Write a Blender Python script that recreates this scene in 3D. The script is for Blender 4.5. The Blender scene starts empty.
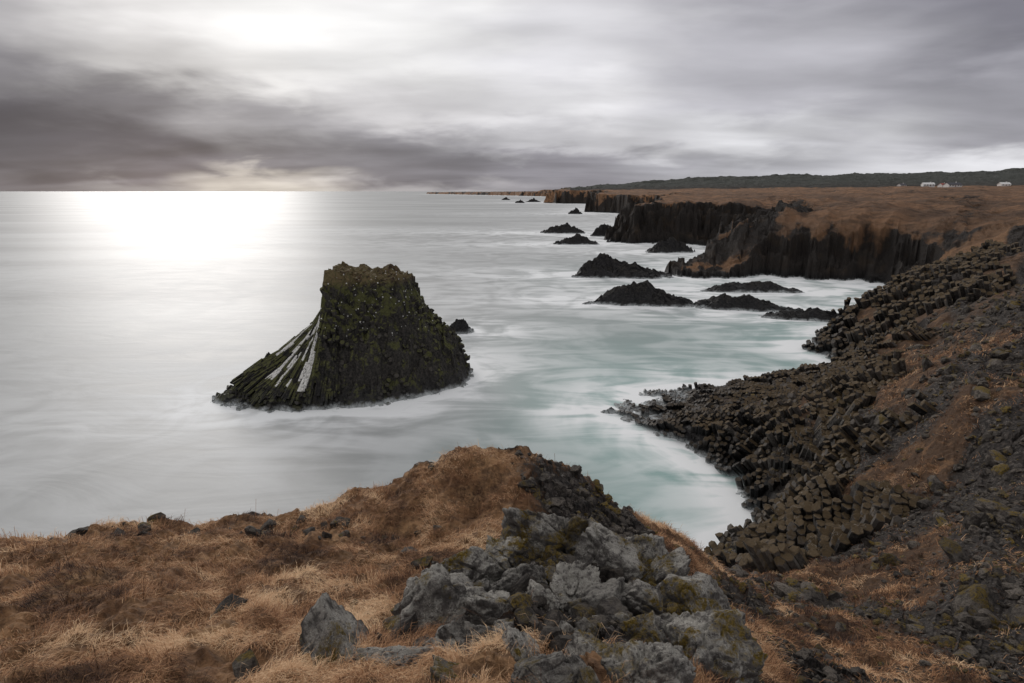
import bpy, bmesh, math
import numpy as np
rng = np.random.default_rng(11)
scene = bpy.context.scene
R = math.radians
CAMH = 20.0; FPX = 1024*20/36.0
PITCH = math.atan(150.3/FPX); CP, SP = math.cos(PITCH), math.sin(PITCH)

# pixel helper: plan position of an image pixel cast onto assumed elevation z
def P(px, py, z=0.0):
    u = (px-512)/FPX; v = (py-341.5)/FPX
    D = SP+v*CP; F = CP-v*SP
    t = (CAMH-z)/D
    return (t*u, t*F, z)

# ---------------------------------------------------------------- noise
_a = rng.random((256,256))*2*np.pi
_gx = np.cos(_a).astype(np.float32); _gy = np.sin(_a).astype(np.float32)
def gn(x, y, s=0):
    x = x+s*17.31; y = y-s*9.77
    xi = np.floor(x).astype(np.int64); yi = np.floor(y).astype(np.int64)
    fx = (x-xi).astype(np.float32); fy = (y-yi).astype(np.float32)
    u = fx*fx*fx*(fx*(fx*6-15)+10); v = fy*fy*fy*(fy*(fy*6-15)+10)
    def c(i, j):
        a = (xi+i) & 255; b = (yi+j) & 255
        return _gx[a,b]*(fx-i)+_gy[a,b]*(fy-j)
    n0 = c(0,0)*(1-u)+c(1,0)*u; n1 = c(0,1)*(1-u)+c(1,1)*u
    return (n0*(1-v)+n1*v)*1.4
def fbm(x, y, o=4, s=0, g=0.5):
    r = 0; a = 1.0
    for k in range(o):
        r = r+a*gn(x, y, s+k*3)
        x, y = 2.03*(x*0.8-y*0.6), 2.03*(x*0.6+y*0.8); a *= g
    return r
_c = rng.random((5,256,256)).astype(np.float32)
def cells(x, y, s=0, tilt=0.8):
    """blocky facets: every voronoi cell has its own level and tilt"""
    x = x+s*13.7; y = y+s*5.1
    xi = np.floor(x).astype(np.int64); yi = np.floor(y).astype(np.int64)
    best = np.full(x.shape, 9.0, np.float32); out = np.zeros(x.shape, np.float32)
    for i in (-1,0,1):
        for j in (-1,0,1):
            a = (xi+i) & 255; b = (yi+j) & 255
            dx = (x-(xi+i+_c[0][a,b])).astype(np.float32); dy = (y-(yi+j+_c[1][a,b])).astype(np.float32)
            d = dx*dx+dy*dy
            h = _c[2][a,b]-.5+tilt*((_c[3][a,b]-.5)*dx+(_c[4][a,b]-.5)*dy)
            m = d < best
            best = np.where(m, d, best); out = np.where(m, h, out)
    return out
_t3 = rng.random((64,64,64)).astype(np.float32)
def vn3(p, s=0):
    p = p+s*7.7; i = np.floor(p).astype(np.int64); f = p-i; f = f*f*(3-2*f)
    r = 0
    for a in (0,1):
        for b in (0,1):
            for c in (0,1):
                w = (f[:,0] if a else 1-f[:,0])*(f[:,1] if b else 1-f[:,1])*(f[:,2] if c else 1-f[:,2])
                r = r+w*_t3[(i[:,0]+a)&63,(i[:,1]+b)&63,(i[:,2]+c)&63]
    return r*2-1
def fbm3(p, o=4, s=0):
    r = 0; a = 1.0
    for k in range(o):
        r = r+a*vn3(p, s+k); p = p*2.07; a *= .5
    return r
def sstep(a, b, x):
    t = np.clip((x-a)/(b-a), 0, 1); return t*t*(3-2*t)

# ---------------------------------------------------------------- mesh helpers
def mk(name, V, polys, mats, attrs=None, smooth=False, parent=None):
    me = bpy.data.meshes.new(name)
    V = np.asarray(V, np.float32)
    polys = [np.asarray(p, np.int32) for p in polys if len(p)]
    loops = np.concatenate([p.ravel() for p in polys])
    tot = np.concatenate([np.full(len(p), p.shape[1], np.int32) for p in polys])
    st = np.concatenate([[0], np.cumsum(tot)[:-1]]).astype(np.int32)
    me.vertices.add(len(V)); me.vertices.foreach_set('co', V.ravel())
    me.loops.add(len(loops)); me.loops.foreach_set('vertex_index', loops)
    me.polygons.add(len(tot)); me.polygons.foreach_set('loop_start', st); me.polygons.foreach_set('loop_total', tot)
    me.polygons.foreach_set('use_smooth', np.full(len(tot), smooth))
    for m in mats: me.materials.append(m)
    for k, a in (attrs or {}).items():
        at = me.attributes.new(k, 'FLOAT', 'POINT'); at.data.foreach_set('value', np.asarray(a, np.float32))
    me.update(calc_edges=True)
    ob = bpy.data.objects.new(name, me); scene.collection.objects.link(ob)
    if parent: ob.parent = parent
    return ob
def gridfaces(n, m, keep=None):
    i = np.arange(n-1)[:,None]*m+np.arange(m-1)[None,:]
    q = np.stack([i, i+1, i+m+1, i+m], -1).reshape(-1,4)
    if keep is not None:
        q = q[keep.ravel()[q].any(1)]
    return q
def compact(V, polys, attrs):
    used = np.zeros(len(V), bool)
    for p in polys: used[p.ravel()] = True
    idx = np.cumsum(used)-1
    return V[used], [idx[p] for p in polys], {k: a[used] for k, a in attrs.items()}

RING = np.repeat([-.9, .1, .45], 6)      # columns: crevice shade painted into the roots, pale lichened ends
def prisms(C, A, Rr, L, jit=.12, tl_=.16):
    """hexagonal basalt columns; C = centre of the exposed end"""
    n = len(C)
    A = A/np.linalg.norm(A, axis=1, keepdims=True)
    ref = np.where(np.abs(A[:,2:3]) > .9, [[1.,0,0]], [[0,0,1.]])
    U = np.cross(A, ref); U /= np.linalg.norm(U, axis=1, keepdims=True); W = np.cross(A, U)
    ph = rng.random(n)*1.05
    k = np.arange(6)
    ang = ph[:,None]+k*np.pi/3+(rng.random((n,6))-.5)*.4
    rad = Rr[:,None]*(1-jit+2*jit*rng.random((n,6)))
    off = np.cos(ang)[...,None]*U[:,None]+np.sin(ang)[...,None]*W[:,None]
    tl = rng.normal(0, tl_, (n,2))
    tilt = ((np.cos(ang)*tl[:,:1]+np.sin(ang)*tl[:,1:])*rad)[...,None]*A[:,None]
    r0 = C[:,None]-A[:,None]*L[:,None,None]+off*rad[...,None]
    r1 = C[:,None]-A[:,None]*(.10*Rr)[:,None,None]+off*rad[...,None]+tilt
    r2 = C[:,None]+off*(rad*.88)[...,None]+tilt
    V = np.concatenate([r0, r1, r2], 1).reshape(-1,3)
    b = (np.arange(n)*18)[:,None]
    q = []
    for lo in (0, 6):
        for j in range(6):
            q.append(np.stack([b[:,0]+lo+j, b[:,0]+lo+(j+1)%6, b[:,0]+lo+6+(j+1)%6, b[:,0]+lo+6+j], 1))
    return V, np.concatenate(q), b+12+k[None]

# ---------------------------------------------------------------- coast + terrain shape
coast = np.array([(-400,-60),(-60,4),(-30,10),(-14,13.5),(-6,15),(0,17),(4,18.5),(8,23),(11,27),
    P(735,560)[:2],P(762,545)[:2],P(766,520)[:2],P(756,497)[:2],P(740,480)[:2],P(700,450)[:2],P(665,432)[:2],
    P(640,420)[:2],P(624,407)[:2],(12.0,53.8),(19,55.5),(26,56),(32,56.5),(38,60),P(846,366)[:2],P(815,349)[:2],P(828,336)[:2],P(848,323)[:2],
    (66,97),P(890,292)[:2],P(880,284)[:2],P(860,280)[:2],P(800,278)[:2],P(740,276)[:2],P(690,278)[:2],P(664,273)[:2],
    (50,158),(66,176),(84,196),P(720,247)[:2],P(690,244)[:2],P(650,243)[:2],P(614,242)[:2],
    (46,262),(66,300),(100,400),(120,510),P(588,212)[:2],(82,640),(120,760),(130,940),P(545,203)[:2],(90,1120),(170,1300),(260,1800),(100,2400),
    (-200,3200),(-640,4300),(-500,4700),(3000,9000),(30000,9000),(30000,-2000),(-400,-2000)], float)
def coast_dist(x, y):
    best = np.full(x.shape, 1e9, np.float32); ins = np.zeros(x.shape, bool)
    n = len(coast)
    for i in range(n):
        ax, ay = coast[i]; bx, by = coast[(i+1)%n]
        ex, ey = bx-ax, by-ay
        t = np.clip(((x-ax)*ex+(y-ay)*ey)/(ex*ex+ey*ey), 0, 1)
        best = np.minimum(best, ((x-ax-t*ex)**2+(y-ay-t*ey)**2).astype(np.float32))
        c = ((ay > y) != (by > y)) & (x < (bx-ax)*(y-ay)/((by-ay) if by != ay else 1e-9)+ax)
        ins ^= c
    d = np.sqrt(best)
    return np.where(ins, d, -d)

K = []
def k(px, py, depth): K.append(P(px, py, CAMH-depth))
for a in [(0,683,3.1),(130,683,2.9),(256,683,2.7),(400,683,2.5),(512,683,2.35),(620,683,2.45),(690,683,2.6),
          (0,600,3.9),(130,600,3.8),(260,600,3.75),(0,548,4.7),(90,536,4.8),(180,538,4.8),(250,525,4.95),(330,502,5.2),(300,580,4.15),(380,565,4.7),
          (400,475,5.0),(430,455,4.75),(470,446,4.65),(530,452,4.75),(590,484,5.4),(640,532,6.4),(420,540,5.0),(500,520,4.8),(560,520,4.7),
          (545,553,3.75),(600,568,3.6),(480,583,3.5),(690,605,3.7),(430,618,3.2),(560,622,2.95),(650,640,2.95),
          (735,610,7.0),(750,640,5.6),(760,683,4.6),(700,556,7.6),(735,563,10.5),
          (800,683,6.0),(900,683,6.3),(1024,683,6.5),(850,640,7.8),(950,640,7.3),(800,610,10.5),(900,600,9.2),(1024,590,8),
          (850,550,12),(790,575,14.0),(940,560,9.8),(800,500,15.8),(860,500,12.7),(940,500,11.1),(1024,500,9.5),
          (780,440,16.2),(850,430,13.3),(900,430,11.7),(1000,430,9.3),(850,404,13.7),(900,394,11.7),(1000,390,8.8),
          (650,409,19.3),(700,403,18.8),(740,397,18.1),(790,385,16.6),(830,382,15.5),(862,378,14.1),(900,370,12.4),
          (880,356,14),(930,345,11.6),(1000,350,9),(1000,300,9.5),(880,338,16),(930,315,12.4),(835,349,19.2),(858,331,18.2),(875,318,16.2),
          (900,294,13.2),(930,278,11.6),(960,267,10.5),(1000,258,9.5),(1024,254,8.9),(900,285,18),(1000,235,7.5),
          (770,535,18.5),(776,510,17.8),(752,478,18.0),(705,443,18.7)]:
    k(*a)
K += [(98,182,15),(76,160,14.5),(60,248,15.2),(120,230,15.4),(150,200,15.6),(110,130,13.5),(140,120,14),(220,200,17),(100,420,17),(150,600,18),(300,600,21),(110,1050,22),
      (50,152,5.),(57,155,9.5),(64,160,14.),(85,148,14.),(95,138,13.),(84,165,15),(70,146,11),(100,115,12.5),(88,106,11.5),
      (600,800,26),(0,3000,15),(-400,4300,13),(500,2500,22),(1500,1500,28),(-3,-3,17.5),(3,-3,17.8),(0,1,18.0),(12,-2,14.5),(-12,0,16),(-25,5,14),(25,5,13.5),(50,20,14),
      (3000,9000,30),(9000,9000,30),(300,60,17),(60,60,13)]
K = np.array(K, float)
KA = np.stack([np.arctan2(K[:,0], np.maximum(K[:,1],-50)), np.log(np.hypot(K[:,0], K[:,1])+.8)], 1)
def kern(d2): return np.sqrt(d2+.0009)
dd = ((KA[:,None]-KA[None])**2).sum(-1)
n = len(K); M = np.zeros((n+3,n+3)); M[:n,:n] = kern(dd)-np.eye(n)*.003; M[:n,n] = 1; M[:n,n+1:] = KA; M[n,:n] = 1; M[n+1:,:n] = KA.T
W = np.linalg.solve(M, np.concatenate([K[:,2], [0,0,0]]))
def lowz(x, y): return sstep(41, 47, y)*sstep(64, 58, y)*sstep(37, 31, x)
def top(x, y):
    a = np.arctan2(x, y).astype(np.float32); b = np.log(np.hypot(x, y)+.8).astype(np.float32)
    r = (W[n]+W[n+1]*a+W[n+2]*b).astype(np.float32)
    for i in range(n):
        r += np.float32(W[i])*np.sqrt((a-np.float32(KA[i,0]))**2+(b-np.float32(KA[i,1]))**2+np.float32(.0009))
    return r-.5*lowz(x, y)
def height(x, y):
    shp = x.shape; x = x.ravel().astype(np.float64); y = y.ravel().astype(np.float64)
    r = np.hypot(x, y)
    t = top(x, y)
    low = lowz(x, y)
    q = np.where(y > 10, x/np.maximum(y,1), .9)
    hz = 20+2000*np.interp(q, [.04,.0815,.15,.217,.319,.40,.488,.658,.80,.868,1.2], [-.002,.003,.0075,.0125,.0195,.022,.0245,.026,.030,.035,.045])
    hill = sstep(1000, 2000, y)
    hz = hz+9*fbm(x/140, y/140, 4, 5)+4*cells(x/35, y/35, 4)
    t = t*(1-hill*(y<2600)*(q>.03))+np.where((y<2600)&(q>.03), hill*hz, 0)
    d = coast_dist(x, y)
    sc = np.interp(r, [0,20,60,110,180,300,1000], [.8,1.1,2,5,8,9,25])
    farc = (r > 100)
    d = d+sc*.55*fbm(x/(sc*2.2), y/(sc*2.2), 5, 1)*(1-.5*low)+sc*farc*(.35*cells(x/(sc*1.1), y/(sc*1.1), 12)+.28*cells(x/(sc*.4), y/(sc*.4), 13)+.25*fbm(x/(sc*.5), y/(sc*.5), 4, 14))+.5*low
    kk = np.interp(r, [0,20,40,100,150,200,260,1000,3000], [2.4,2.0,1.6,1.1,1.15,1.3,1.7,2.5,1])
    kk = kk*(1+.4*farc*fbm(x/16, y/16, 2, 44))
    prof = np.where(d > 0, d*kk, d*1.2)
    led = farc*(r < 900)*(prof > 0)
    prof = prof+led*1.1*np.sin(prof*.85+3*fbm(x/14, y/14, 3, 46))
    w = .5
    hh = np.clip(.5+.5*(prof-t)/w, 0, 1)
    z = prof*(1-hh)+t*hh-w*hh*(1-hh)
    edge = 1-sstep(-1, 1.5, prof-t)           # on the cliff faces
    rs = np.interp(r,[0,20,100,400],[1.2,3,9,30])
    rn = fbm(x/rs, y/rs, 5, 9)
    knollrock = np.exp(-(np.maximum(np.abs(x-1.7)-.3,0)/1.15)**2-((y-8.2)/1.7)**2)
    pile = np.exp(-((x-.75)/1.35)**2-((y-4.3)/1.7)**2)
    rocky = .5+.55*rn
    rocky = np.where((r < 16) & (x < 3.2), .04+.45*np.clip(rn,0,1)+1.0*knollrock+.9*pile, rocky)
    arm = np.exp(-((x-55)/11)**2-((y-153)/13)**2)+np.exp(-((x-58)/14)**2-((y-236)/14)**2)*.5
    rocky = np.where((r >= 110) & (prof-t > 1.5), .14+.55*np.clip(rn,-.1,1)+.75*arm+.5*sstep(9, 2, prof-t)*(.5+rn), rocky)
    right = (r < 110) & ((x >= 3.2) | (r >= 16))
    rocky = np.where(right, .52+.8*rn, rocky)
    ef = np.where(r > 110, .95+.9*rn+.35*(1-sstep(3, 9, z)), 1.05+.5*rn)
    rocky = np.clip(np.maximum(rocky, edge*ef), 0, 1)
    rocky = np.where(y > 1000, np.where(q > .1, .85+.3*rn, .35+rn), rocky)
    rocky = np.clip(rocky, 0, 1)
    # ---- detail
    s1 = np.interp(r, [0,10,20,60,150,300,1000], [.30,.45,.9,1.7,2.8,5,20])
    det = cells(x/s1, y/s1, 1)*.55+cells(x/s1*2.3, y/s1*2.3, 2)*.28+cells(x/s1*5.1, y/s1*5.1, 3)*.12
    amp = np.interp(r, [0,10,20,60,150,300,1000,4000], [.34,.42,.5,1.0,3.4,4.0,5,6])*(1-.6*low)
    steep = np.clip(r/9-1.2,0,1)*(x > 3)*(r < 40)
    amp = amp*(1-.45*steep)
    z = z+det*amp*np.maximum(rocky, (r>110)*edge*.6)*np.where(z < 1.0, np.clip(.35+z*.6,.0,1), 1)
    a2 = np.interp(r, [0,10,14,20,60,150,300,1000], [.10,.22,.5,.8,1.1,1.6,1.8,2])*(1-.6*low)*np.where(z > 2, 1, .4)
    l2 = np.interp(r, [0,10,20,60,150,300,1000], [.9,1.4,3,6,12,20,60])
    z = z+a2*fbm(x/l2, y/l2, 5, 20)
    tus = (1-rocky)*(r < 40)
    z = z+tus*(.10*np.abs(fbm(x/.30, y/.30, 3, 31))+.10*fbm(x/.7, y/.7, 3, 33))
    return z.reshape(shp), rocky.reshape(shp), prof.reshape(shp), t.reshape(shp)

# ---------------------------------------------------------------- node helpers
def newmat(name):
    m = bpy.data.materials.new(name); m.use_nodes = True
    nt = m.node_tree; nt.nodes.clear()
    return m, nt
class N:
    def __init__(s, nt): s.nt = nt
    def add(s, t, **kw):
        n_ = s.nt.nodes.new(t)
        for a, b in kw.items(): setattr(n_, a, b)
        return n_
    def put(s, sock, v):
        if hasattr(v, 'is_output'): s.nt.links.new(v, sock)
        elif v is not None: sock.default_value = v
    def math(s, op, a, b=None, c=None, clamp=False):
        n_ = s.add('ShaderNodeMath', operation=op, use_clamp=clamp)
        s.put(n_.inputs[0], a)
        if b is not None: s.put(n_.inputs[1], b)
        if c is not None: s.put(n_.inputs[2], c)
        return n_.outputs[0]
    def mix(s, f, a, b, bt='MIX'):
        n_ = s.add('ShaderNodeMix', data_type='RGBA', blend_type=bt)
        s.put(n_.inputs[0], f)
        for i, v in ((6,a),(7,b)):
            if isinstance(v, tuple) and len(v) == 3: v = (*v, 1)
            s.put(n_.inputs[i], v)
        return n_.outputs[2]
    def ms(s, x, a, b, lo=0., hi=1.):
        n_ = s.add('ShaderNodeMapRange', interpolation_type='SMOOTHSTEP')
        s.put(n_.inputs[0], x); s.put(n_.inputs[1], a); s.put(n_.inputs[2], b); s.put(n_.inputs[3], lo); s.put(n_.inputs[4], hi)
        return n_.outputs[0]
    def noise(s, vec, sc, det=4., rough=.55, dist=0.):
        n_ = s.add('ShaderNodeTexNoise'); s.put(n_.inputs['Vector'], vec)
        n_.inputs['Scale'].default_value = sc; n_.inputs['Detail'].default_value = det
        n_.inputs['Roughness'].default_value = rough; n_.inputs['Distortion'].default_value = dist
        return n_.outputs[0]
    def vor(s, vec, sc, feat='F1', out=0):
        n_ = s.add('ShaderNodeTexVoronoi', feature=feat); s.put(n_.inputs['Vector'], vec)
        n_.inputs['Scale'].default_value = sc
        return n_.outputs[out]
    def attr(s, nm):
        return s.add('ShaderNodeAttribute', attribute_name=nm).outputs['Fac']
    def vmul(s, v, t):
        n_ = s.add('ShaderNodeVectorMath', operation='MULTIPLY'); s.put(n_.inputs[0], v); n_.inputs[1].default_value = t
        return n_.outputs[0]
    def bump(s, h, st, dist):
        n_ = s.add('ShaderNodeBump'); s.put(n_.inputs['Strength'], st); s.put(n_.inputs['Distance'], dist); s.put(n_.inputs['Height'], h)
        return n_.outputs[0]
    def pbsdf(s, col, rough, nrm=None, spec=.5):
        n_ = s.add('ShaderNodeBsdfPrincipled'); s.put(n_.inputs['Base Color'], col); s.put(n_.inputs['Roughness'], rough)
        n_.inputs['Specular IOR Level'].default_value = spec
        if nrm is not None: s.put(n_.inputs['Normal'], nrm)
        return n_.outputs[0]
    def out(s, sh):
        o = s.add('ShaderNodeOutputMaterial'); s.nt.links.new(sh, o.inputs[0])

def rockmat(name, sc=1., dark=(.010,.009,.010), lite=(.055,.05,.048), lichen=.3, lichcol=(.26,.25,.23), moss=.3, mosscol=(.06,.05,.018), wet=True, bumpd=.06, guano=False, crk=.75):
    m, nt = newmat(name); g = N(nt)
    geo = g.add('ShaderNodeNewGeometry'); pos = geo.outputs['Position']
    sep = g.add('ShaderNodeSeparateXYZ'); g.put(sep.inputs[0], pos); z = sep.outputs[2]
    sn = g.add('ShaderNodeSeparateXYZ'); g.put(sn.inputs[0], geo.outputs['Normal']); nz = sn.outputs[2]
    n1 = g.noise(pos, 1.1*sc, 8, .65); n2 = g.noise(pos, 6*sc, 6, .7); n3 = g.noise(pos, 24*sc, 4, .7)
    tone = g.attr('tone')
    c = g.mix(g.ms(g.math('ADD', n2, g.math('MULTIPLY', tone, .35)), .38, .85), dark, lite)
    mz = g.math('ADD', g.math('MULTIPLY', nz, .35), n1)
    if guano: mz = g.math('ADD', mz, g.ms(z, 3., 11., 0., .16))
    else: mz = g.math('ADD', mz, g.ms(z, 2.5, 7., 0., .10))
    mf = g.math('MULTIPLY', g.ms(mz, .66, .80), moss*1.6, clamp=True)
    c = g.mix(mf, c, g.mix(n2, mosscol, tuple(v*2.4 for v in mosscol)))
    lf = g.ms(g.math('ADD', g.math('MULTIPLY', n2, .55), g.math('MULTIPLY', n3, .5)), .62-.12*lichen, .68-.12*lichen)
    lf = g.math('MULTIPLY', lf, g.ms(n1, .60-.35*lichen, .72-.3*lichen))
    lf = g.math('MULTIPLY', lf, g.math('MULTIPLY', g.ms(z, 1.0, 3.5), min(1., .45+lichen)))
    c = g.mix(lf, c, g.mix(n3, lichcol, tuple(v*1.6 for v in lichcol)))
    rough = .82
    if guano:
        c = g.mix(g.math('MULTIPLY', g.ms(z, 10.6, 11.6), g.ms(n2, .35, .6, .2, .8)), c, (.16,.105,.055))
        gu = g.attr('guano')
        gg = g.math('MULTIPLY', gu, g.ms(n2, .38, .46))
        sp = g.ms(g.vor(pos, 2.2), .20, .12)
        sp = g.math('MULTIPLY', sp, g.math('MULTIPLY', g.ms(n1, .44, .51), g.ms(z, 5.5, 7.0)))
        c = g.mix(g.math('MAXIMUM', gg, sp), c, (.80,.78,.74))
    if wet:
        wz = g.math('ADD', z, g.math('MULTIPLY', g.math('SUBTRACT', n1, .5), 1.6))
        rough = g.ms(wz, .4, 2.2, .45, .85)
        c = g.mix(g.ms(wz, 2.4, .4, 0, .6), c, (.008,.008,.009))
        c = g.mix(g.ms(wz, .5, -.15, 0., .85), c, (.6,.63,.63))   # surf wash
    crack = g.vor(pos, 1.7*sc, 'DISTANCE_TO_EDGE')
    c = g.mix(g.ms(crack, .06, .0, 0, crk), c, (.006,.006,.006))
    h = g.math('ADD', g.math('MULTIPLY', n2, .7), g.math('MULTIPLY', n3, .35))
    h = g.math('ADD', h, g.math('MULTIPLY', g.math('MINIMUM', crack, .12), 3.0*crk))
    g.out(g.pbsdf(c, rough, g.bump(h, .9, bumpd), .35))
    return m
M_cliff = rockmat('basalt_rock', 1.0, dark=(.008,.007,.007), lite=(.115,.10,.087), lichen=.32, moss=.58, mosscol=(.055,.036,.016), bumpd=.07, crk=.3)
M_stack = rockmat('stack_basalt', .8, dark=(.011,.010,.009), lite=(.085,.075,.065), lichen=.14, moss=.8, mosscol=(.05,.050,.016), guano=True, bumpd=.12, crk=.4)
M_sker = rockmat('skerry_basalt', .5, lichen=0., moss=.05, bumpd=.25)

# lichen-crusted boulders
def boulder_mat(name, mul=1., tint=(1,1,1)):
    m, nt = newmat(name); g = N(nt)
    geo = g.add('ShaderNodeNewGeometry'); pos = geo.outputs['Position']
    sn = g.add('ShaderNodeSeparateXYZ'); g.put(sn.inputs[0], geo.outputs['Normal']); nz = sn.outputs[2]
    tone = g.attr('tone')
    def T(*a): return tuple(v*mul*t for v, t in zip(a, tint))
    n0 = g.noise(pos, 1.6, 5, .6); n1 = g.noise(pos, 5, 8, .7, .3); n2 = g.noise(pos, 19, 8, .75); n3 = g.noise(pos, 75, 4, .7)
    c = g.mix(g.ms(n1, .3, .7), T(.06,.055,.052), T(.22,.205,.195))
    c = g.mix(g.ms(n2, .46, .30, 0, .8), c, (.022,.02,.02))
    c = g.mix(g.math('MULTIPLY', g.ms(g.math('ADD', g.math('MULTIPLY', n1, .6), g.math('MULTIPLY', nz, .12)), .30, .40), g.ms(n2, .40, .54, 0, .85)), c, T(.40,.385,.355))
    c = g.mix(g.math('MULTIPLY', g.ms(n3, .53, .60), g.ms(n1, .47, .60, 0, .75)), c, T(.60,.59,.55))
    c = g.mix(g.math('MULTIPLY', g.ms(n2, .55, .64), g.ms(n0, .40, .5, .0, .75)), c, (.035,.03,.027))
    mo = g.math('MULTIPLY', g.ms(g.math('ADD', n0, g.math('MULTIPLY', nz, .10)), .58, .65), g.ms(n2, .40, .54))
    c = g.mix(mo, c, g.mix(g.ms(n3, .3, .7), (.07,.05,.012), (.27,.18,.03)))
    c = g.mix(g.math('MULTIPLY', g.ms(tone, .5, -.4), .5), c, (.03,.027,.026))
    h = g.math('ADD', g.math('MULTIPLY', n1, 1.4), g.math('ADD', g.math('MULTIPLY', n2, 1.1), g.math('MULTIPLY', n3, .3)))
    g.out(g.pbsdf(c, .88, g.bump(h, 1., .055), .25)); return m
M_boul = boulder_mat('lichen_boulder', 1.2, (1.02,1.,.96))
M_stone = boulder_mat('loose_stone', .42, (1.12,1.,.9))

# terrain
M_ter, nt = newmat('coastal_ground'); g = N(nt)
geo = g.add('ShaderNodeNewGeometry'); pos = geo.outputs['Position']
sep = g.add('ShaderNodeSeparateXYZ'); g.put(sep.inputs[0], pos); z = sep.outputs[2]
rocky = g.attr('rocky'); far = g.attr('far'); earth = g.attr('earth')
nA = g.noise(pos, .035, 5, .6); n0 = g.noise(pos, .22, 6, .6); n1 = g.noise(pos, 1.3, 8, .65); n2 = g.noise(pos, 7, 6, .7); n3 = g.noise(pos, 34, 4, .7)
rock = g.mix(g.ms(n2, .35, .75), (.014,.012,.011), (.085,.070,.060))
rock = g.mix(g.math('MULTIPLY', far, g.ms(n0, .50, .66, 0, .75)), rock, (.06,.042,.028))
lf = g.math('MULTIPLY', g.ms(g.math('ADD', g.math('MULTIPLY', n2,.5), g.math('MULTIPLY', n3,.5)), .545, .60), g.ms(n1, .42, .56))
lf = g.math('MULTIPLY', lf, g.math('SUBTRACT', 1.0, far))
rock = g.mix(g.math('MULTIPLY', lf, g.ms(z, 4, 8, 0, .6)), rock, g.mix(n3, (.2,.19,.17), (.38,.36,.33)))
grs = g.mix(g.ms(n1, .3, .7), (.20,.10,.05), (.42,.25,.125))
grs = g.mix(g.ms(n2, .35, .62, .75, 0.), grs, (.065,.036,.022))
grs = g.mix(g.ms(n0, .52, .7, 0, .6), grs, (.10,.055,.028))
ear = g.mix(n2, (.020,.014,.010), (.125,.072,.042))
ear = g.mix(g.math('MULTIPLY', g.ms(n1, .50, .64), g.ms(n3, .3, .6)), ear, (.21,.115,.058))
grs = g.mix(g.math('MULTIPLY', earth, .93), grs, ear)
grsf = g.mix(g.ms(nA, .35, .65), (.33,.18,.095), (.17,.10,.06))
grsf = g.mix(g.ms(n0, .42, .64, 0, .7), grsf, (.075,.046,.03))
grs = g.mix(far, grs, grsf)
hill = g.attr('hill')
grs = g.mix(hill, grs, g.mix(n0, (.07,.072,.055), (.11,.095,.07)))
rock = g.mix(hill, rock, (.055,.058,.05))
fac = g.ms(g.math('ADD', rocky, g.math('MULTIPLY', g.math('SUBTRACT', g.mix(far, n2, n0), .5), .9)), .38, .60)
c = g.mix(fac, grs, rock)
wz = g.math('ADD', z, g.math('MULTIPLY', g.math('SUBTRACT', n1, .5), 1.5))
c = g.mix(g.ms(wz, 2.5, .4, 0, .8), c, (.010,.010,.011))
c = g.mix(g.ms(wz, .4, -.12, 0, .85), c, (.6,.63,.63))
h = g.math('ADD', g.math('MULTIPLY', n2, .8), g.math('MULTIPLY', n3, .4))
bd = g.math('MULTIPLY_ADD', far, .9, .08)
g.out(g.pbsdf(c, g.ms(wz, .4, 2.5, .5, .92), g.bump(h, .9, bd), .25))

# ---------------------------------------------------------------- terrain sheet
def geomspan(a, b, st): return np.exp(np.arange(math.log(a), math.log(b), st))
rr = np.concatenate([geomspan(.8, 15, .0068), geomspan(15, 90, .0045), geomspan(90, 300, .0030), geomspan(300, 2600, .008), geomspan(2600, 12000, .03)])
th = np.linspace(R(-66), R(66), 1120)
TT, RR_ = np.meshgrid(th, rr)
X = RR_*np.sin(TT); Y = RR_*np.cos(TT)
Z, RK, PRF, TP = height(X, Y)
V = np.stack([X, Y, Z], -1).reshape(-1,3)
keep = Z > -1.2
q = gridfaces(len(rr), len(th), keep)[:, ::-1]
far_a = sstep(90, 190, RR_).ravel(); hill_a = (sstep(900, 1500, Y)*sstep(.06, .12, X/np.maximum(Y,1))).ravel()
earth_a = (sstep(2.2, 4.0, X)*sstep(130, 90, RR_)).ravel()
V2, (q2,), at = compact(V, [q], {'rocky': RK.ravel(), 'far': far_a, 'hill': hill_a, 'earth': earth_a})
terrain = mk('terrain', V2, [q2], [M_ter], at, smooth=False)

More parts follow.
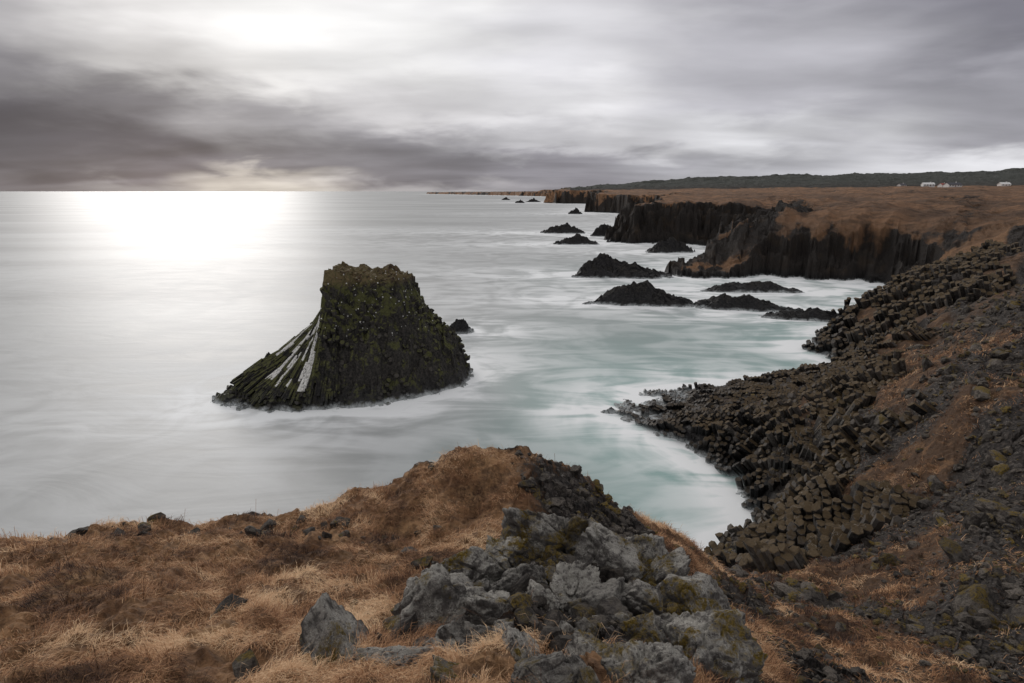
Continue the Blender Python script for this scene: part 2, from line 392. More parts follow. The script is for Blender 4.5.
# ---------------------------------------------------------------- basalt columns on the cove cliffs
def hexgrid(x0, x1, y0, y1, s):
    xs = np.arange(x0, x1, s); ys = np.arange(y0, y1, s*.866)
    gx, gy = np.meshgrid(xs, ys); gx = gx+(np.arange(len(ys))%2)[:,None]*s*.5
    return (gx+s*.07*rng.standard_normal(gx.shape)).ravel(), (gy+s*.07*rng.standard_normal(gx.shape)).ravel()
def colfield(x0, x1, y0, y1, s, mask, axfun, rad, ch, cam_):
    gx, gy = hexgrid(x0, x1, y0, y1, s)
    zz, rk, pf, tp = height(gx, gy)
    e = .5
    def bs(a, b): _h = height(a, b); return np.minimum(_h[3], _h[2]+.2)
    zx = (bs(gx+e, gy)-bs(gx-e, gy))/(2*e); zy = (bs(gx, gy+e)-bs(gx, gy-e))/(2*e)
    base = np.minimum(tp, pf+.2)
    m = mask(gx, gy, base)
    gx, gy, base, zx, zy, zz = [a[m] for a in (gx, gy, base, zx, zy, zz)]
    nrm = np.stack([-zx, -zy, np.ones_like(zx)], 1); nrm /= np.linalg.norm(nrm, axis=1, keepdims=True)
    A = axfun(gx, gy, nrm)
    sw = fbm(gx/6, gy/6, 3, 18)*1.8+fbm(gx/1.5, gy/1.5, 2, 19)*.30
    course = (base/ch+sw) % 1.0
    low = lowz(gx, gy)
    lift = (-.20+cam_*(1-course)**1.3+.45*cells(gx/1.5, gy/1.5, 6, .2)+.12*rng.random(len(gx))+.3*fbm(gx/3, gy/3, 3, 8))*(1-.4*low)
    C = np.stack([gx, gy, np.minimum(base, zz+.6)], 1)+A*lift[:,None]
    return C, A, np.full(len(gx), rad)*(.90+.18*rng.random(len(gx))), np.full(len(gx), 3.2), course
parts = []
def m1(x, y, z):
    lim = np.interp(y, [12,18,24,30,40,50,60], [6.6,8.0,8.0,7.4,6.6,6.6,5.8])+2.8*fbm(x/3.5, y/3.5, 3, 12)
    return (z > -.4) & (z < lim) & (x > 8.0) & (fbm(x/2.6, y/2.6, 3, 15) < .42)
def ax1(x, y, nrm):
    w = fbm(x/7, y/7, 3, 3)
    A = nrm*.30+np.stack([-.36+.7*w, -.28-.6*w, .70+.3*w], 1)
    return A/np.linalg.norm(A, axis=1, keepdims=True)
parts.append(colfield(8, 40, 12, 62, .335, m1, ax1, .197, 1.8, 1.35))
def m2(x, y, z):
    return (z > -.4) & (y > 58) & (z < 11) & (x > 36) & (x < 84) & (y < 98) & (fbm(x/5, y/5, 3, 15) < .20) & (y > 40+.3*x)
def ax2(x, y, nrm):
    A = nrm*.4+np.array([[-.45,-.3,.75]]); return A/np.linalg.norm(A, axis=1, keepdims=True)
parts.append(colfield(36, 84, 52, 98, .52, m2, ax2, .31, 2.6, 2.0))
C, A, Rr, L, CO = [np.concatenate(a) for a in zip(*parts)]
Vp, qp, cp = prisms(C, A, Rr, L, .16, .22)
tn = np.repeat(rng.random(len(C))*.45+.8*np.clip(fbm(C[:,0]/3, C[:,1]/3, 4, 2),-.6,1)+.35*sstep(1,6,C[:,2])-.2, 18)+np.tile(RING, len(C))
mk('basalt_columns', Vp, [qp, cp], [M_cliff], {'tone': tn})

# ---------------------------------------------------------------- sea stack
xs = np.arange(-31, -2, .11); ys = np.arange(46, 69, .11)
def stack_h(x, y):
    x = x+.35*fbm(x/3, y/3, 3, 41); y = y+.5*fbm(x/3, y/3, 3, 42)
    zp = np.interp(x, [-30,-28.5,-26,-23,-20.6,-19.5,-19.1,-18.5,-17,-14,-12.6,-11.6,-10.9,-9.8,-8.8,-7,-5.6,-4.6], [-.5,.9,2.3,4.1,5.8,6.9,8.0,12.3,12.5,12.1,12.1,11.6,10.4,8.8,7.2,5.6,3.6,-.5])
    front = np.interp(x, [-30,-25,-20,-14,-9,-5,-4], [52.0,50.2,49.7,51,53.6,57,59])
    back = np.interp(x, [-30,-24,-16,-8,-4], [54.5,62,67,66,62])
    spine = np.interp(x, [-30,-24,-18,-10,-4], [53.3,56,59,60,60.5])
    t = np.where(y < spine, (spine-y)/(spine-front), (y-spine)/(back-spine))
    pw = np.interp(x, [-24,-19,-11,-8], [1.5,1.7,1.7,1.5])
    f = np.where(t < 1, 1-np.clip(t,0,1)**pw, -(t-1)*2)
    z = np.maximum(zp+.5, .05)*f-.5
    blk = sstep(-19.2,-18.4,x)*sstep(-10.0,-11.4,x)
    core = sstep(.55,.38,t)
    z = z+blk*(core*1.7-1.1*sstep(.4,.65,t)*(1-sstep(.8,1,t)))
    return np.minimum(z, 11.6+.4*fbm(x/1.8, y/1.8, 3, 47)+.7*sstep(-15.5,-18.3,x)-.4*sstep(-12.5,-10.5,x))
GX, GY = np.meshgrid(xs, ys)
SZ0 = stack_h(GX, GY)
SZ = SZ0+(cells(GX/1.1, GY/1.1, 21)*1.3+cells(GX/.45, GY/.45, 22)*.55)*sstep(-.3,2,SZ0)*(1-.6*sstep(10.5,11.5,SZ0))+.35*fbm(GX/2, GY/2, 4, 23)
Vs = np.stack([GX, GY, SZ], -1).reshape(-1,3)
qs = gridfaces(len(ys), len(xs), SZ > -1)
gx, gy = hexgrid(-30, -3.5, 48, 68, .42)
hz = stack_h(gx, gy); e = .4
sx = (stack_h(gx+e, gy)-stack_h(gx-e, gy))/(2*e); sy = (stack_h(gx, gy+e)-stack_h(gx, gy-e))/(2*e)
m = (hz > -.3); gx, gy, hz, sx, sy = [a[m] for a in (gx, gy, hz, sx, sy)]
nrm = np.stack([-sx, -sy, np.ones_like(sx)], 1); nrm /= np.linalg.norm(nrm, axis=1, keepdims=True)
Cs = np.stack([gx, gy, hz], 1)
fan = Cs-np.array([-17.5,59.5,3.]); fan /= np.linalg.norm(fan, axis=1, keepdims=True)
A = fan*.7+nrm*.25+np.array([0,0,.45])
upr = hz > 7.0
A[upr] = nrm[upr]*.25+np.array([-.22,0,.9])
A /= np.linalg.norm(A, axis=1, keepdims=True)
lift = -.05+.9*cells(gx/1.5, gy/1.5, 31, .3)+.2*rng.random(len(gx))+.35*fbm(gx/2.2, gy/2.2, 2, 33)
lift = np.where(hz > 10.8, np.clip(lift, -.5, .1), lift)
selp = rng.random(len(gx)) < .82
Ca = (Cs+A*lift[:,None])[selp]; Aa = A[selp]
V1, q1, c1 = prisms(Ca, Aa, np.full(len(Ca), .225)*(.85+.35*rng.random(len(Ca))), np.full(len(Ca), 1.8), .18, .28)
nf = 620
ang = rng.uniform(R(180), R(276), nf); rad = rng.uniform(2.8, 11.8, nf)
fx = -17.6+np.cos(ang)*rad; fy = 58.4+np.sin(ang)*rad*.85
fz = stack_h(fx, fy); ok = (fz > -.2) & (fz < 6.8); fx, fy, fz, ang, rad = [a[ok] for a in (fx, fy, fz, ang, rad)]
st = 1.5
ix, iy = fx-np.cos(ang)*st, fy-np.sin(ang)*st*.85
iz = stack_h(ix, iy)
Af = np.stack([fx-ix, fy-iy, np.clip(fz-iz,-2.0,0)], 1)
Cf = np.stack([fx, fy, fz+.36+.3*rng.random(len(fx))], 1)
V3, q3, c3 = prisms(Cf, Af, np.full(len(Cf), .18), rng.uniform(1.2, 3.0, len(Cf)))
gu = (np.sin(ang*34+2*np.sin(ang*9)) > .1).astype(float)*(rng.random(len(Cf)) < .8)*(rad < 9.6)*(fz > 1.0)*(ang > R(203))*(ang < R(266))
o1 = len(Vs); o3 = o1+len(V1)
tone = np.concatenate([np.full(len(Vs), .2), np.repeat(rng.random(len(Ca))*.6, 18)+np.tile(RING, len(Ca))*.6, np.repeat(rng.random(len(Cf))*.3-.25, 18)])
gua = np.concatenate([np.zeros(o3), np.repeat(gu, 18)])
Va, pa, ata = compact(np.concatenate([Vs, V1, V3]), [qs, np.concatenate([q1+o1, q3+o3]), np.concatenate([c1+o1, c3+o3])], {'tone': tone, 'guano': gua})
mk('sea_stack', Va, pa, [M_stack], ata)

# ---------------------------------------------------------------- skerries
SK = []
def skerry(px, py, wpx, zt, aspect=.5, rot=0., peak=0., name='skerry'):
    x, y, _ = P(px, py); t = CAMH/(SP+(py-341.5)/FPX*CP)
    rx = wpx/2*t/FPX; ry = rx*aspect
    SK.append((x, y, rx, ry, rot))
    nn = 170; sd_ = len(SK)
    a = np.linspace(-1.25, 1.25, nn); ax_, ay_ = np.meshgrid(a, a)
    c_, s_ = math.cos(rot), math.sin(rot)
    wx = x+c_*ax_*rx-s_*ay_*ry; wy = y+s_*ax_*rx+c_*ay_*ry
    u = ax_+.25*fbm(wx/rx*1.3, wy/rx*1.3, 4, 50+sd_); v = ay_+.3*fbm(wx/rx*1.6, wy/rx*1.6, 4, 70+sd_)
    prof = np.where(u < peak, (u+1)/(peak+1), (1-u)/(1-peak)); prof = np.clip(prof, -.4, 1)
    zz = zt*1.1*(np.sign(prof)*np.abs(prof)**.7)*(1-np.clip(np.abs(v),0,1.5)**1.4)*(1+.22*fbm(wx/rx*2.2, wy/rx*2.2, 3, 30+sd_))
    zz = np.where((prof < 0), -.5+prof, zz)
    s = max(rx*.09, .35)
    zz = zz+(cells(wx/s/1.6, wy/s/1.6, 5+sd_)*.20+cells(wx/s*1.4, wy/s*1.4, 6)*.14)*zt*.8*sstep(-.3,.6,zz)+.12*zt*fbm(wx/s/3, wy/s/3, 4, 7)-.15
    Vk = np.stack([wx, wy, zz], -1).reshape(-1,3); qk = gridfaces(nn, nn, zz > -.6)
    Vk, (qk,), _ = compact(Vk, [qk], {})
    mk(name, Vk, [qk], [M_sker], {'tone': np.full(len(Vk), .1)})
skerry(617, 276, 92, 4.4, .35, -.1, -.25)
skerry(642, 303, 104, 3.5, .32, -.12, -.2)
skerry(750, 291, 102, 2.1, .22, -.1, .0)
skerry(745, 309, 100, 2.5, .22, -.25, -.3)
skerry(806, 319, 92, 1.9, .24, -.25, .2)
skerry(670, 252, 48, 4.3, .4, .1, .1)
skerry(578, 244, 42, 3.4, .35, 0, .0)
skerry(563, 233, 44, 4.2, .35, 0, .3)
skerry(603, 236, 28, 5, .5, 0, .2)
skerry(460, 332, 28, 2.0, .6, 0, 0)
skerry(610, 412, 24, .55, .5, .2, 0)
skerry(520, 203, 10, 5, .6, 0, 0)
skerry(533, 202, 14, 6, .6, 0, 0)
skerry(506, 200, 8, 6, .6, 0, 0)
skerry(575, 214, 14, 5, .5, 0, 0)

# ---------------------------------------------------------------- rocks
def ico(sub):
    bm = bmesh.new(); bmesh.ops.create_icosphere(bm, subdivisions=sub, radius=1)
    v = np.array([a.co[:] for a in bm.verts]); f = np.array([[b.index for b in a.verts] for a in bm.faces]); bm.free()
    return v, f
ICO = {s: ico(s) for s in (2,3,5,6)}
def rock(sub, nplanes=14, rough=.06):
    v, f = ICO[sub]
    nn = rng.standard_normal((nplanes,3)); nn /= np.linalg.norm(nn, axis=1, keepdims=True)
    nn = np.concatenate([nn, [[0,0,1],[0,0,-1],[1,0,0],[-1,0,0],[0,1,0],[0,-1,0]]+.25*rng.standard_normal((6,3))])
    d = rng.uniform(.58, .95, len(nn))
    rr_ = np.min(d/np.maximum(v@nn.T, .12), axis=1); rr_ = np.minimum(rr_, 1.3)
    w = v*rr_[:,None]
    o = rng.random(3)*40
    if sub >= 5:
        rr2 = 1+.12*fbm3(w*1.7+o, 3)+rough*fbm3(w*5+o, 4)-.14*np.clip(1-9*np.abs(vn3(w*2.0+o)),0,1)-.08*np.clip(1-7*np.abs(vn3(w*4.3+o)),0,1)
    else: rr2 = 1+.1*fbm3(w*2+o, 2)
    return w*rr2[:,None], f
def rotm():
    a = rng.uniform(0, 2*np.pi); t = rng.normal(0,.4); u = rng.normal(0,.4)
    Rz = np.array([[math.cos(a),-math.sin(a),0],[math.sin(a),math.cos(a),0],[0,0,1]])
    Rx = np.array([[1,0,0],[0,math.cos(t),-math.sin(t)],[0,math.sin(t),math.cos(t)]])
    Ry = np.array([[math.cos(u),0,math.sin(u)],[0,1,0],[-math.sin(u),0,math.cos(u)]])
    return Rz@Rx@Ry
def ground(x, y):
    return float(height(np.array([x], float), np.array([y], float))[0][0])
B = [(345,668,2.6,110,.5),(428,616,2.9,96,.9),(402,665,2.55,74,.7),(478,568,3.25,64,1.2),(497,612,2.9,62,.9),(545,534,3.35,64,1.3),
     (528,580,3.1,54,1.),(600,552,3.25,74,1.1),(645,550,3.35,60,.9),(600,604,2.95,64,.85),(560,628,2.75,44,1.),(688,598,3.1,88,.9),
     (702,650,2.75,96,.9),(648,640,2.8,58,.8),(520,660,2.5,70,.7),(478,648,2.6,60,.8),(590,662,2.45,68,.7),(575,540,3.4,46,1.1),
     (640,600,2.95,54,.9),(500,553,3.35,46,1.1),(460,598,3.05,46,.9),(620,672,2.4,74,.7),(668,573,3.35,52,.9),(724,630,3.15,52,.9),
     (545,600,2.95,46,1.),(440,655,2.6,56,.8),(540,678,2.3,66,.6),(660,678,2.4,72,.7),(575,590,3.05,50,.9),(620,625,2.8,44,.9),(708,580,3.6,46,.9),(735,668,3.3,60,.8),
     (515,533,3.45,38,1.1),(620,535,3.5,44,1.),(560,575,3.2,36,1.),(590,633,2.75,36,1.),(500,635,2.75,36,.9),(670,625,2.95,36,.9),(460,678,2.4,56,.6),(585,682,2.3,50,.6)]
for i, (px, py, dp, wpx, hr) in enumerate(B):
    x, y, z = P(px, py, CAMH-dp)
    t = dp/(SP+(py-341.5)/FPX*CP)
    s = wpx/2*t/FPX*1.08
    v, f = rock(6 if wpx > 45 else 5, 9)
    v = (v*np.array([s*1.12, s*.9, s*hr*1.2]))@rotm().T
    gz = ground(x, y)
    zc = min(z-.3*s*hr, gz+.9*s*hr)
    mk('boulder', v+np.array([x, y, zc]), [f], [M_boul], {'tone': np.full(len(v), rng.uniform(-.3,1.))}, smooth=True)

def scatter(name, pts, sizes, mat, sub=3, flat=.7, sink=.25):
    shapes = [rock(sub, 7) for _ in range(12)]
    VV = []; FF = []; TO = []; off = 0
    zz = height(pts[:,0], pts[:,1])[0]
    for i in range(len(pts)):
        v, f = shapes[rng.integers(12)]
        v = (v*np.array([1.1,rng.uniform(.5,1),rng.uniform(.45,.95)*flat/.7])*sizes[i])@rotm().T+np.array([pts[i,0], pts[i,1], zz[i]+sizes[i]*(.35-sink)])
        VV.append(v); FF.append(f+off); off += len(v); TO.append(np.full(len(v), rng.uniform(-.6,.7)))
    mk(name, np.concatenate(VV), [np.concatenate(FF)], [mat], {'tone': np.concatenate(TO)})
def polar(n_, r0, r1, a0, a1):
    r = np.exp(rng.uniform(math.log(r0), math.log(r1), n_)); a = rng.uniform(R(a0), R(a1), n_)
    return np.stack([r*np.sin(a), r*np.cos(a)], 1)
p = polar(18000, 6.0, 75, 18, 58)
z_, rk_, pf_, tp_ = height(p[:,0], p[:,1])
mk_ = (z_ > 1.5) & (rk_+.3*rng.standard_normal(len(p)) > .52)
p = p[mk_]; r_ = np.hypot(p[:,0], p[:,1])
scatter('scattered_stones', p, np.minimum(.0040*r_*np.exp(rng.normal(0,.7,len(p))),.6), M_stone, 2)
p = np.concatenate([np.stack([rng.normal(1.7,1.1,600), rng.normal(8.2,1.1,600)], 1), np.stack([rng.normal(.8,.9,700), rng.normal(4.3,1.2,700)], 1),
                    np.stack([rng.uniform(-7,-1,60), rng.uniform(6.9,7.8,60)], 1)])
z_, rk_, pf_, tp_ = height(p[:,0], p[:,1]); ok = (rk_ > .35) | (p[:,0] < -1); p = p[ok & (np.hypot(p[:,0],p[:,1])>2.2)]
scatter('knoll_stones', p, np.minimum(.050*np.exp(rng.normal(0,.6,len(p))),.15), M_stone, 3)
p = np.array([P(255,545,15.2)[:2], P(300,520,15)[:2], P(85,535,15.2)[:2], P(410,575,15.4)[:2], P(190,532,15.2)[:2], P(70,527,15.1)[:2]])
scatter('grass_stones', p, np.array([.12,.1,.13,.13,.12,.12]), M_stone, 3)

# ---------------------------------------------------------------- dead grass
M_gr, nt = newmat('dead_grass'); g = N(nt)
tn = g.attr('tone')
cr = g.add('ShaderNodeValToRGB'); g.put(cr.inputs[0], tn)
els = cr.color_ramp.elements; els[0].position = 0; els[0].color = (.038,.020,.014,1); els[1].position = 1; els[1].color = (.80,.56,.34,1)
e_ = els.new(.30); e_.color = (.20,.095,.048,1); e_ = els.new(.62); e_.color = (.52,.285,.145,1)
g.out(g.pbsdf(cr.outputs[0], .8, None, .2))
def grass(name, pts, ln, wd, up=.35, dt=0.):
    x, y = pts[:,0], pts[:,1]; nb = len(pts)
    z = height(x, y)[0]
    fl = fbm(x/1.1, y/1.1, 3, 60)*4+rng.normal(0,.8,nb)-1.2
    d = np.stack([np.cos(fl), np.sin(fl), np.zeros(nb)], 1)
    w = np.stack([-np.sin(fl), np.cos(fl), np.zeros(nb)], 1)*wd[:,None]*.5
    b = np.stack([x, y, z-.01], 1)
    uu = (up*np.exp(rng.normal(0,.5,nb)))[:,None]; Z1 = np.array([[0,0,1.]])
    m_ = b+(d*.45+Z1*uu*.9)*ln[:,None]; t_ = b+(d*.95+Z1*uu*.75)*ln[:,None]
    V = np.stack([b-w, b+w, m_+w*.8, m_-w*.8, t_], 1).reshape(-1,3)
    o = np.arange(nb)*5
    q = np.stack([o, o+1, o+2, o+3], 1); tr = np.stack([o+3, o+2, o+4], 1)
    tone = np.clip(.46+dt+.75*fbm(x/.8, y/.8, 5, 61)+.4*fbm(x/3.2, y/3.2, 2, 68)+.17*rng.standard_normal(nb), 0, 1)
    mk(name, V, [q, tr], [M_gr], {'tone': np.repeat(tone, 5)})
p = polar(480000, 2.0, 14.5, -50, 30)
z_, rk_, pf_, tp_ = height(p[:,0], p[:,1])
dens = fbm(p[:,0]/.6, p[:,1]/.6, 3, 64)
ok = (rk_+.12*rng.standard_normal(len(p)) < .36) & (dens > -.32) & (z_ > 10)
p = p[ok]; r_ = np.hypot(p[:,0], p[:,1])
grass('dry_grass', p, .085*np.exp(rng.normal(0,.35,len(p)))*(.7+.05*r_), .0026*(.5+.16*r_))
p = polar(240000, 5.5, 60, 16, 58)
z_, rk_, pf_, tp_ = height(p[:,0], p[:,1])
ok = (rk_+.15*rng.standard_normal(len(p)) < .62) & (z_ > 5.0) & (fbm(p[:,0]/2, p[:,1]/2, 3, 66) > -.35) & (p[:,0] > 2.5); p = p[ok]; r_ = np.hypot(p[:,0], p[:,1])
grass('slope_grass', p, .09*np.exp(rng.normal(0,.35,len(p)))*(.8+.04*r_), .0028*(.5+.2*r_), .3, -.17)

# ---------------------------------------------------------------- water
wr = np.concatenate([geomspan(12, 400, .008), geomspan(400, 90000, .05), [90000]])
wt = np.linspace(R(-66), R(66), 620)
TT, RR2 = np.meshgrid(wt, wr); WX = RR2*np.sin(TT); WY = RR2*np.cos(TT)
dc = np.maximum(-coast_dist(WX, WY), 0)
ds = np.full(WX.shape, 1e6)
for (x, y, rx, ry, rot) in SK:
    c_, s_ = math.cos(rot), math.sin(rot)
    u = (WX-x)*c_+(WY-y)*s_; v = -(WX-x)*s_+(WY-y)*c_
    ds = np.minimum(ds, np.maximum(np.sqrt((u/rx)**2+(v/ry)**2)-1, 0)*min(rx,ry*1.6))
wl = (np.abs(SZ0) < .12); lx, ly = GX[wl][::9], GY[wl][::9]
dst = np.full(WX.shape, 1e6); near = (RR2 < 130) & (WX < 30)
nx, ny = WX[near], WY[near]; b_ = np.full(nx.shape, 1e6)
for a1, b1 in zip(lx, ly): b_ = np.minimum(b_, (nx-a1)**2+(ny-b1)**2)
b_ = np.sqrt(b_); b_[(stack_h(nx, ny) > 0) & (nx > -30) & (nx < -4) & (ny > 49) & (ny < 68)] = 0
dst[near] = b_
dn = np.minimum(np.minimum(dc, ds), dst)
sc = np.interp(RR2, [20,60,150,400], [1.6,3.2,6,12])
foam = .85*np.exp(-dn/sc)+.66*np.exp(-dn/(sc*5.5))
cove = np.exp(-dc/26)*np.exp(-(WY/150)**2)*sstep(-16, 10, WX)
M_w, nt = newmat('sea_water'); g = N(nt)
geo = g.add('ShaderNodeNewGeometry'); pos = geo.outputs['Position']
w1 = g.noise(pos, .10, 4, .5, 1.5); w2 = g.noise(g.vmul(pos, (.35,1.2,1)), .16, 4, .55, 2.0); w3 = g.noise(g.vmul(pos, (.25,1,1)), .022, 3, .5, .8)
fo = g.attr('foam'); cv = g.attr('cove')
c = g.mix(cv, (.27,.275,.27), (.07,.29,.255))
c = g.mix(g.math('MULTIPLY', g.ms(w3, .35, .7, 0., .5), g.math('SUBTRACT', 1., cv)), c, (.54,.555,.545))
ff = g.math('MULTIPLY', fo, g.ms(g.math('ADD', g.math('MULTIPLY', w1, .5), g.math('MULTIPLY', w2, .5)), .36, .62, .25, 1.35), clamp=True)
c = g.mix(ff, c, (.89,.905,.90))
rg = g.math('MULTIPLY_ADD', ff, .2, .52)
g.out(g.pbsdf(c, rg, g.bump(g.math('ADD', w1, w2), .15, .3), .38))
mk('sea', np.stack([WX, WY, np.zeros_like(WX)], -1).reshape(-1,3), [gridfaces(len(wr), len(wt))[:, ::-1]], [M_w], {'foam': foam.ravel(), 'cove': cove.ravel()}, smooth=True)

# ---------------------------------------------------------------- houses on the plain
def simple(name, col, rough=.7):
    m, nt = newmat(name); g = N(nt)
    geo = g.add('ShaderNodeNewGeometry'); nn = g.noise(geo.outputs['Position'], .8, 4, .6)
    g.out(g.pbsdf(g.mix(g.ms(nn,.3,.7,0,.35), col, tuple(a*.7 for a in col)), rough)); return m
M_wh = simple('white_wall', (.75,.74,.72)); M_rd = simple('dark_roof', (.06,.06,.07)); M_red = simple('red_roof', (.30,.07,.05)); M_gl = simple('window_glass', (.03,.035,.04), .2); M_dr = simple('door_paint', (.12,.05,.03))
def boxm(name, x0, x1, y0, y1, z0, z1, mat, parent):
    v = [(x,y,z) for z in (z0,z1) for x, y in ((x0,y0),(x1,y0),(x1,y1),(x0,y1))]
    return mk(name, v, [np.array([(0,3,2,1),(4,5,6,7),(0,1,5,4),(1,2,6,5),(2,3,7,6),(3,0,4,7)])], [mat], parent=parent)
def house(px, dist, w, d, h, roofh, roof, rot=0.):
    x = (px-512)/FPX*dist/1.035; y = dist
    gz = max(ground(x+dx, y+dy) for dx in (-8,0,8) for dy in (-6,0,6))-.3
    e = bpy.data.objects.new('farmhouse', None); scene.collection.objects.link(e); e.location = (x, y, gz); e.rotation_euler = (0,0,rot)
    v = [(-w/2,-d/2,-2),(w/2,-d/2,-2),(w/2,d/2,-2),(-w/2,d/2,-2),(-w/2,-d/2,h),(w/2,-d/2,h),(w/2,d/2,h),(-w/2,d/2,h),(-w/2,0,h+roofh),(w/2,0,h+roofh)]
    mk('walls', v, [np.array([(0,1,5,4),(2,3,7,6)]), np.array([(1,2,6,9,5),(3,0,4,8,7)])], [M_wh], parent=e)
    o = .4; t = .25; hh = h-.15
    v = [(-w/2-o,-d/2-o,hh),(w/2+o,-d/2-o,hh),(w/2+o,0,h+roofh+t),(-w/2-o,0,h+roofh+t),(-w/2-o,d/2+o,hh),(w/2+o,d/2+o,hh),
         (-w/2-o,-d/2-o,hh-.2),(w/2+o,-d/2-o,hh-.2),(w/2+o,0,h+roofh+t-.2),(-w/2-o,0,h+roofh+t-.2),(-w/2-o,d/2+o,hh-.2),(w/2+o,d/2+o,hh-.2)]
    mk('roof', v, [np.array([(0,1,2,3),(3,2,5,4),(6,9,8,7),(9,10,11,8),(0,6,7,1),(4,5,11,10),(0,3,9,6),(3,4,10,9),(1,7,8,2),(2,8,11,5)])], [roof], parent=e)
    nw = max(2, int(w/3.2))
    for i in range(nw):
        cx = -w/2+(i+.5)*w/nw
        if i == nw//2: boxm('door', cx-.5, cx+.5, -d/2-.06, -d/2+.05, 0.2, 2.3, M_dr, e)
        else: boxm('window', cx-.6, cx+.6, -d/2-.05, -d/2+.05, 1.1, 2.3, M_gl, e)
    boxm('chimney', w*.2-.4, w*.2+.4, -.35, .35, h+roofh*.6, h+roofh+1.1, M_wh, e)
house(952, 700, 17, 8, 2.8, 2.2, M_rd, .1)
house(927, 760, 13, 7, 2.6, 2.0, M_wh, -.2)
house(901, 950, 12, 7, 2.6, 2.2, M_rd, .3)
house(1003, 760, 12, 7, 2.6, 2.2, M_wh, .0)
house(942, 800, 9, 7, 2.6, 2.2, M_red, .2)

# ---------------------------------------------------------------- camera
cam = bpy.data.cameras.new('camera'); co = bpy.data.objects.new('camera', cam); scene.collection.objects.link(co)
co.location = (0,0,CAMH); co.rotation_euler = (R(90)-PITCH, 0, 0); cam.lens = 20; cam.sensor_width = 36; cam.clip_end = 200000; cam.clip_start = .05
scene.camera = co

# ---------------------------------------------------------------- light
SUN_AZ, SUN_EL = R(-29), R(14)
sd = bpy.data.lights.new('sun', 'SUN'); so = bpy.data.objects.new('sun', sd); scene.collection.objects.link(so)
sd.energy = 1.15; sd.angle = R(20); sd.color = (1,.96,.92)
from mathutils import Vector
dv = Vector((math.sin(SUN_AZ)*math.cos(SUN_EL), math.cos(SUN_AZ)*math.cos(SUN_EL), math.sin(SUN_EL)))
so.rotation_euler = dv.to_track_quat('Z', 'Y').to_euler()

wd = bpy.data.worlds.new('World'); scene.world = wd; wd.use_nodes = True
nt = wd.node_tree; nt.nodes.clear(); g = N(nt)
tc = g.add('ShaderNodeTexCoord'); dirv = tc.outputs['Generated']
sky = g.add('ShaderNodeTexSky'); sky.sky_type = 'NISHITA'; sky.sun_disc = False; sky.sun_elevation = SUN_EL; sky.sun_rotation = SUN_AZ
sp = g.add('ShaderNodeSeparateXYZ'); g.put(sp.inputs[0], dirv)
dx, dy, dz = sp.outputs
az = g.math('MULTIPLY', g.math('ARCTAN2', dx, dy), 180/math.pi)
el = g.math('MULTIPLY', g.math('ARCSINE', dz), 180/math.pi)
den = g.math('ADD', g.math('MAXIMUM', dz, 0), .14)
cb = g.add('ShaderNodeCombineXYZ'); g.put(cb.inputs[0], g.math('DIVIDE', dx, den)); g.put(cb.inputs[1], g.math('DIVIDE', dy, den))
pl = cb.outputs[0]
nb = g.noise(g.vmul(pl, (.45,.55,1)), .9, 4, .45, .2)
nc = g.noise(g.vmul(pl, (.45,1.0,1)), 1.6, 5, .48, .25)
cb2 = g.add('ShaderNodeCombineXYZ'); g.put(cb2.inputs[0], g.math('MULTIPLY', az, .04)); g.put(cb2.inputs[1], g.math('MULTIPLY', el, .15))
ne = g.noise(cb2.outputs[0], 2.2, 4, .45, .2)
nf_ = g.noise(cb2.outputs[0], 4.0, 5, .5, .25)
az2 = g.math('ADD', az, g.math('MULTIPLY', g.math('SUBTRACT', ne, .5), 18))
el2 = g.math('ADD', el, g.math('MULTIPLY', g.math('SUBTRACT', nf_, .5), 5.5))
ef = g.math('DIVIDE', el2, 40., clamp=True)
def lin(v): v = v/255.; return v/12.92 if v <= .04045 else ((v+.055)/1.055)**2.4
def ramp(stops):
    r_ = g.add('ShaderNodeValToRGB'); g.put(r_.inputs[0], ef); r_.color_ramp.interpolation = 'EASE'
    E = r_.color_ramp.elements
    for i, (el_, c_) in enumerate(stops):
        pos_ = el_/40.
        if i < 2: e_ = E[i]; e_.position = pos_
        else: e_ = E.new(pos_)
        e_.color = (lin(c_[0]), lin(c_[1]), lin(c_[2]), 1)
    return r_.outputs[0]
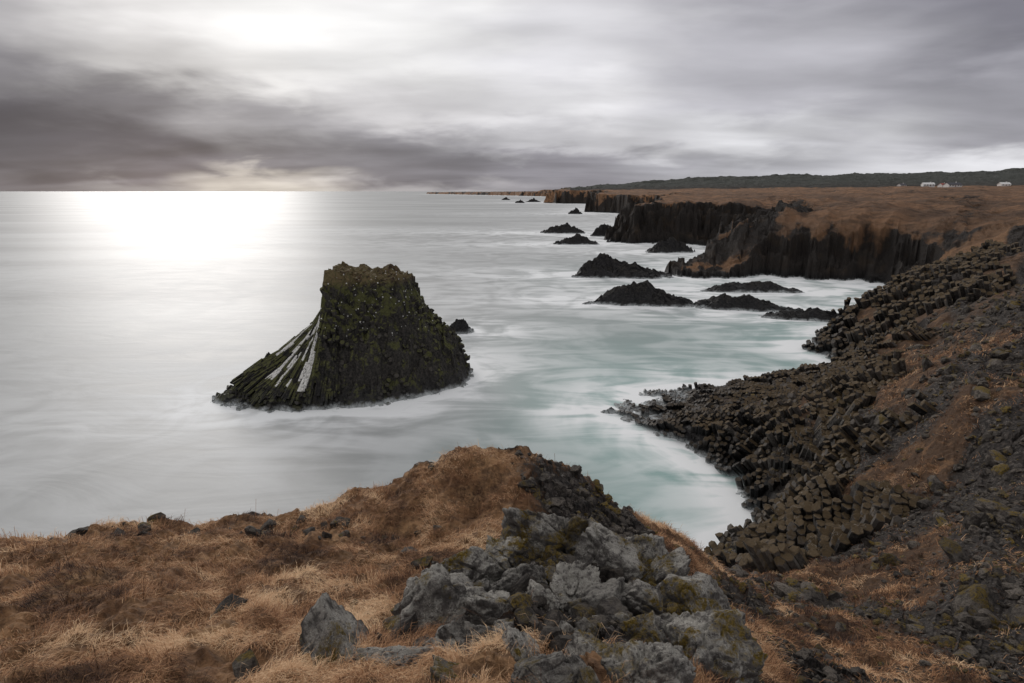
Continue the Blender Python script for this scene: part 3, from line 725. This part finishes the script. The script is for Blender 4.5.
cols = [(-43, [(0,(112,110,116)),(2.5,(88,87,94)),(5.5,(92,90,98)),(8,(132,130,136)),(12,(166,164,167)),(22,(150,149,151)),(40,(215,214,216))]),
        (-31, [(0,(150,147,149)),(1.5,(112,109,116)),(4,(92,90,98)),(7,(128,126,132)),(10,(206,204,204)),(15,(236,234,234)),(25,(225,223,221)),(40,(215,214,216))]),
        (-22, [(0,(208,202,194)),(1.3,(190,184,178)),(2.6,(120,118,124)),(6,(164,162,166)),(9.5,(242,240,239)),(15,(254,253,252)),(26,(240,238,235)),(40,(220,219,220))]),
        (-11, [(0,(180,177,179)),(1.6,(124,122,128)),(4,(134,132,138)),(7,(206,204,206)),(12,(236,235,235)),(18,(242,241,241)),(28,(225,224,224)),(40,(220,219,220))]),
        (5, [(0,(144,142,149)),(2.5,(136,134,141)),(4.5,(194,193,197)),(8,(228,227,230)),(12,(210,209,213)),(18,(208,207,211)),(28,(215,214,216)),(40,(215,214,216))]),
        (22, [(0,(186,186,191)),(2,(180,180,186)),(4.5,(226,226,230)),(8,(186,185,192)),(12,(188,187,194)),(18,(152,151,159)),(28,(200,199,203)),(40,(215,214,216))]),
        (41, [(0,(218,218,221)),(2,(214,214,218)),(4,(160,159,166)),(7,(168,167,175)),(11,(124,123,132)),(18,(108,107,116)),(28,(190,189,193)),(40,(215,214,216))])]
cur = ramp(cols[0][1])
for (a0, _), (a1, st_) in zip(cols[:-1], cols[1:]):
    cur = g.mix(g.ms(az2, a0, a1), cur, ramp(st_))
mod = g.math('MULTIPLY', g.ms(nb, .25, .75, .80, 1.20), g.ms(nc, .25, .75, .82, 1.20))
cl = g.add('ShaderNodeVectorMath', operation='SCALE'); g.put(cl.inputs[0], cur); g.put(cl.inputs['Scale'], g.math('MULTIPLY', mod, 10.))
fin = g.mix(.99, sky.outputs[0], cl.outputs[0])
bg = g.add('ShaderNodeBackground'); g.put(bg.inputs[0], fin); bg.inputs[1].default_value = .1
ow = g.add('ShaderNodeOutputWorld'); nt.links.new(bg.outputs[0], ow.inputs[0])
scene.view_settings.view_transform = 'Standard'; scene.view_settings.look = 'None'; scene.view_settings.exposure = 0
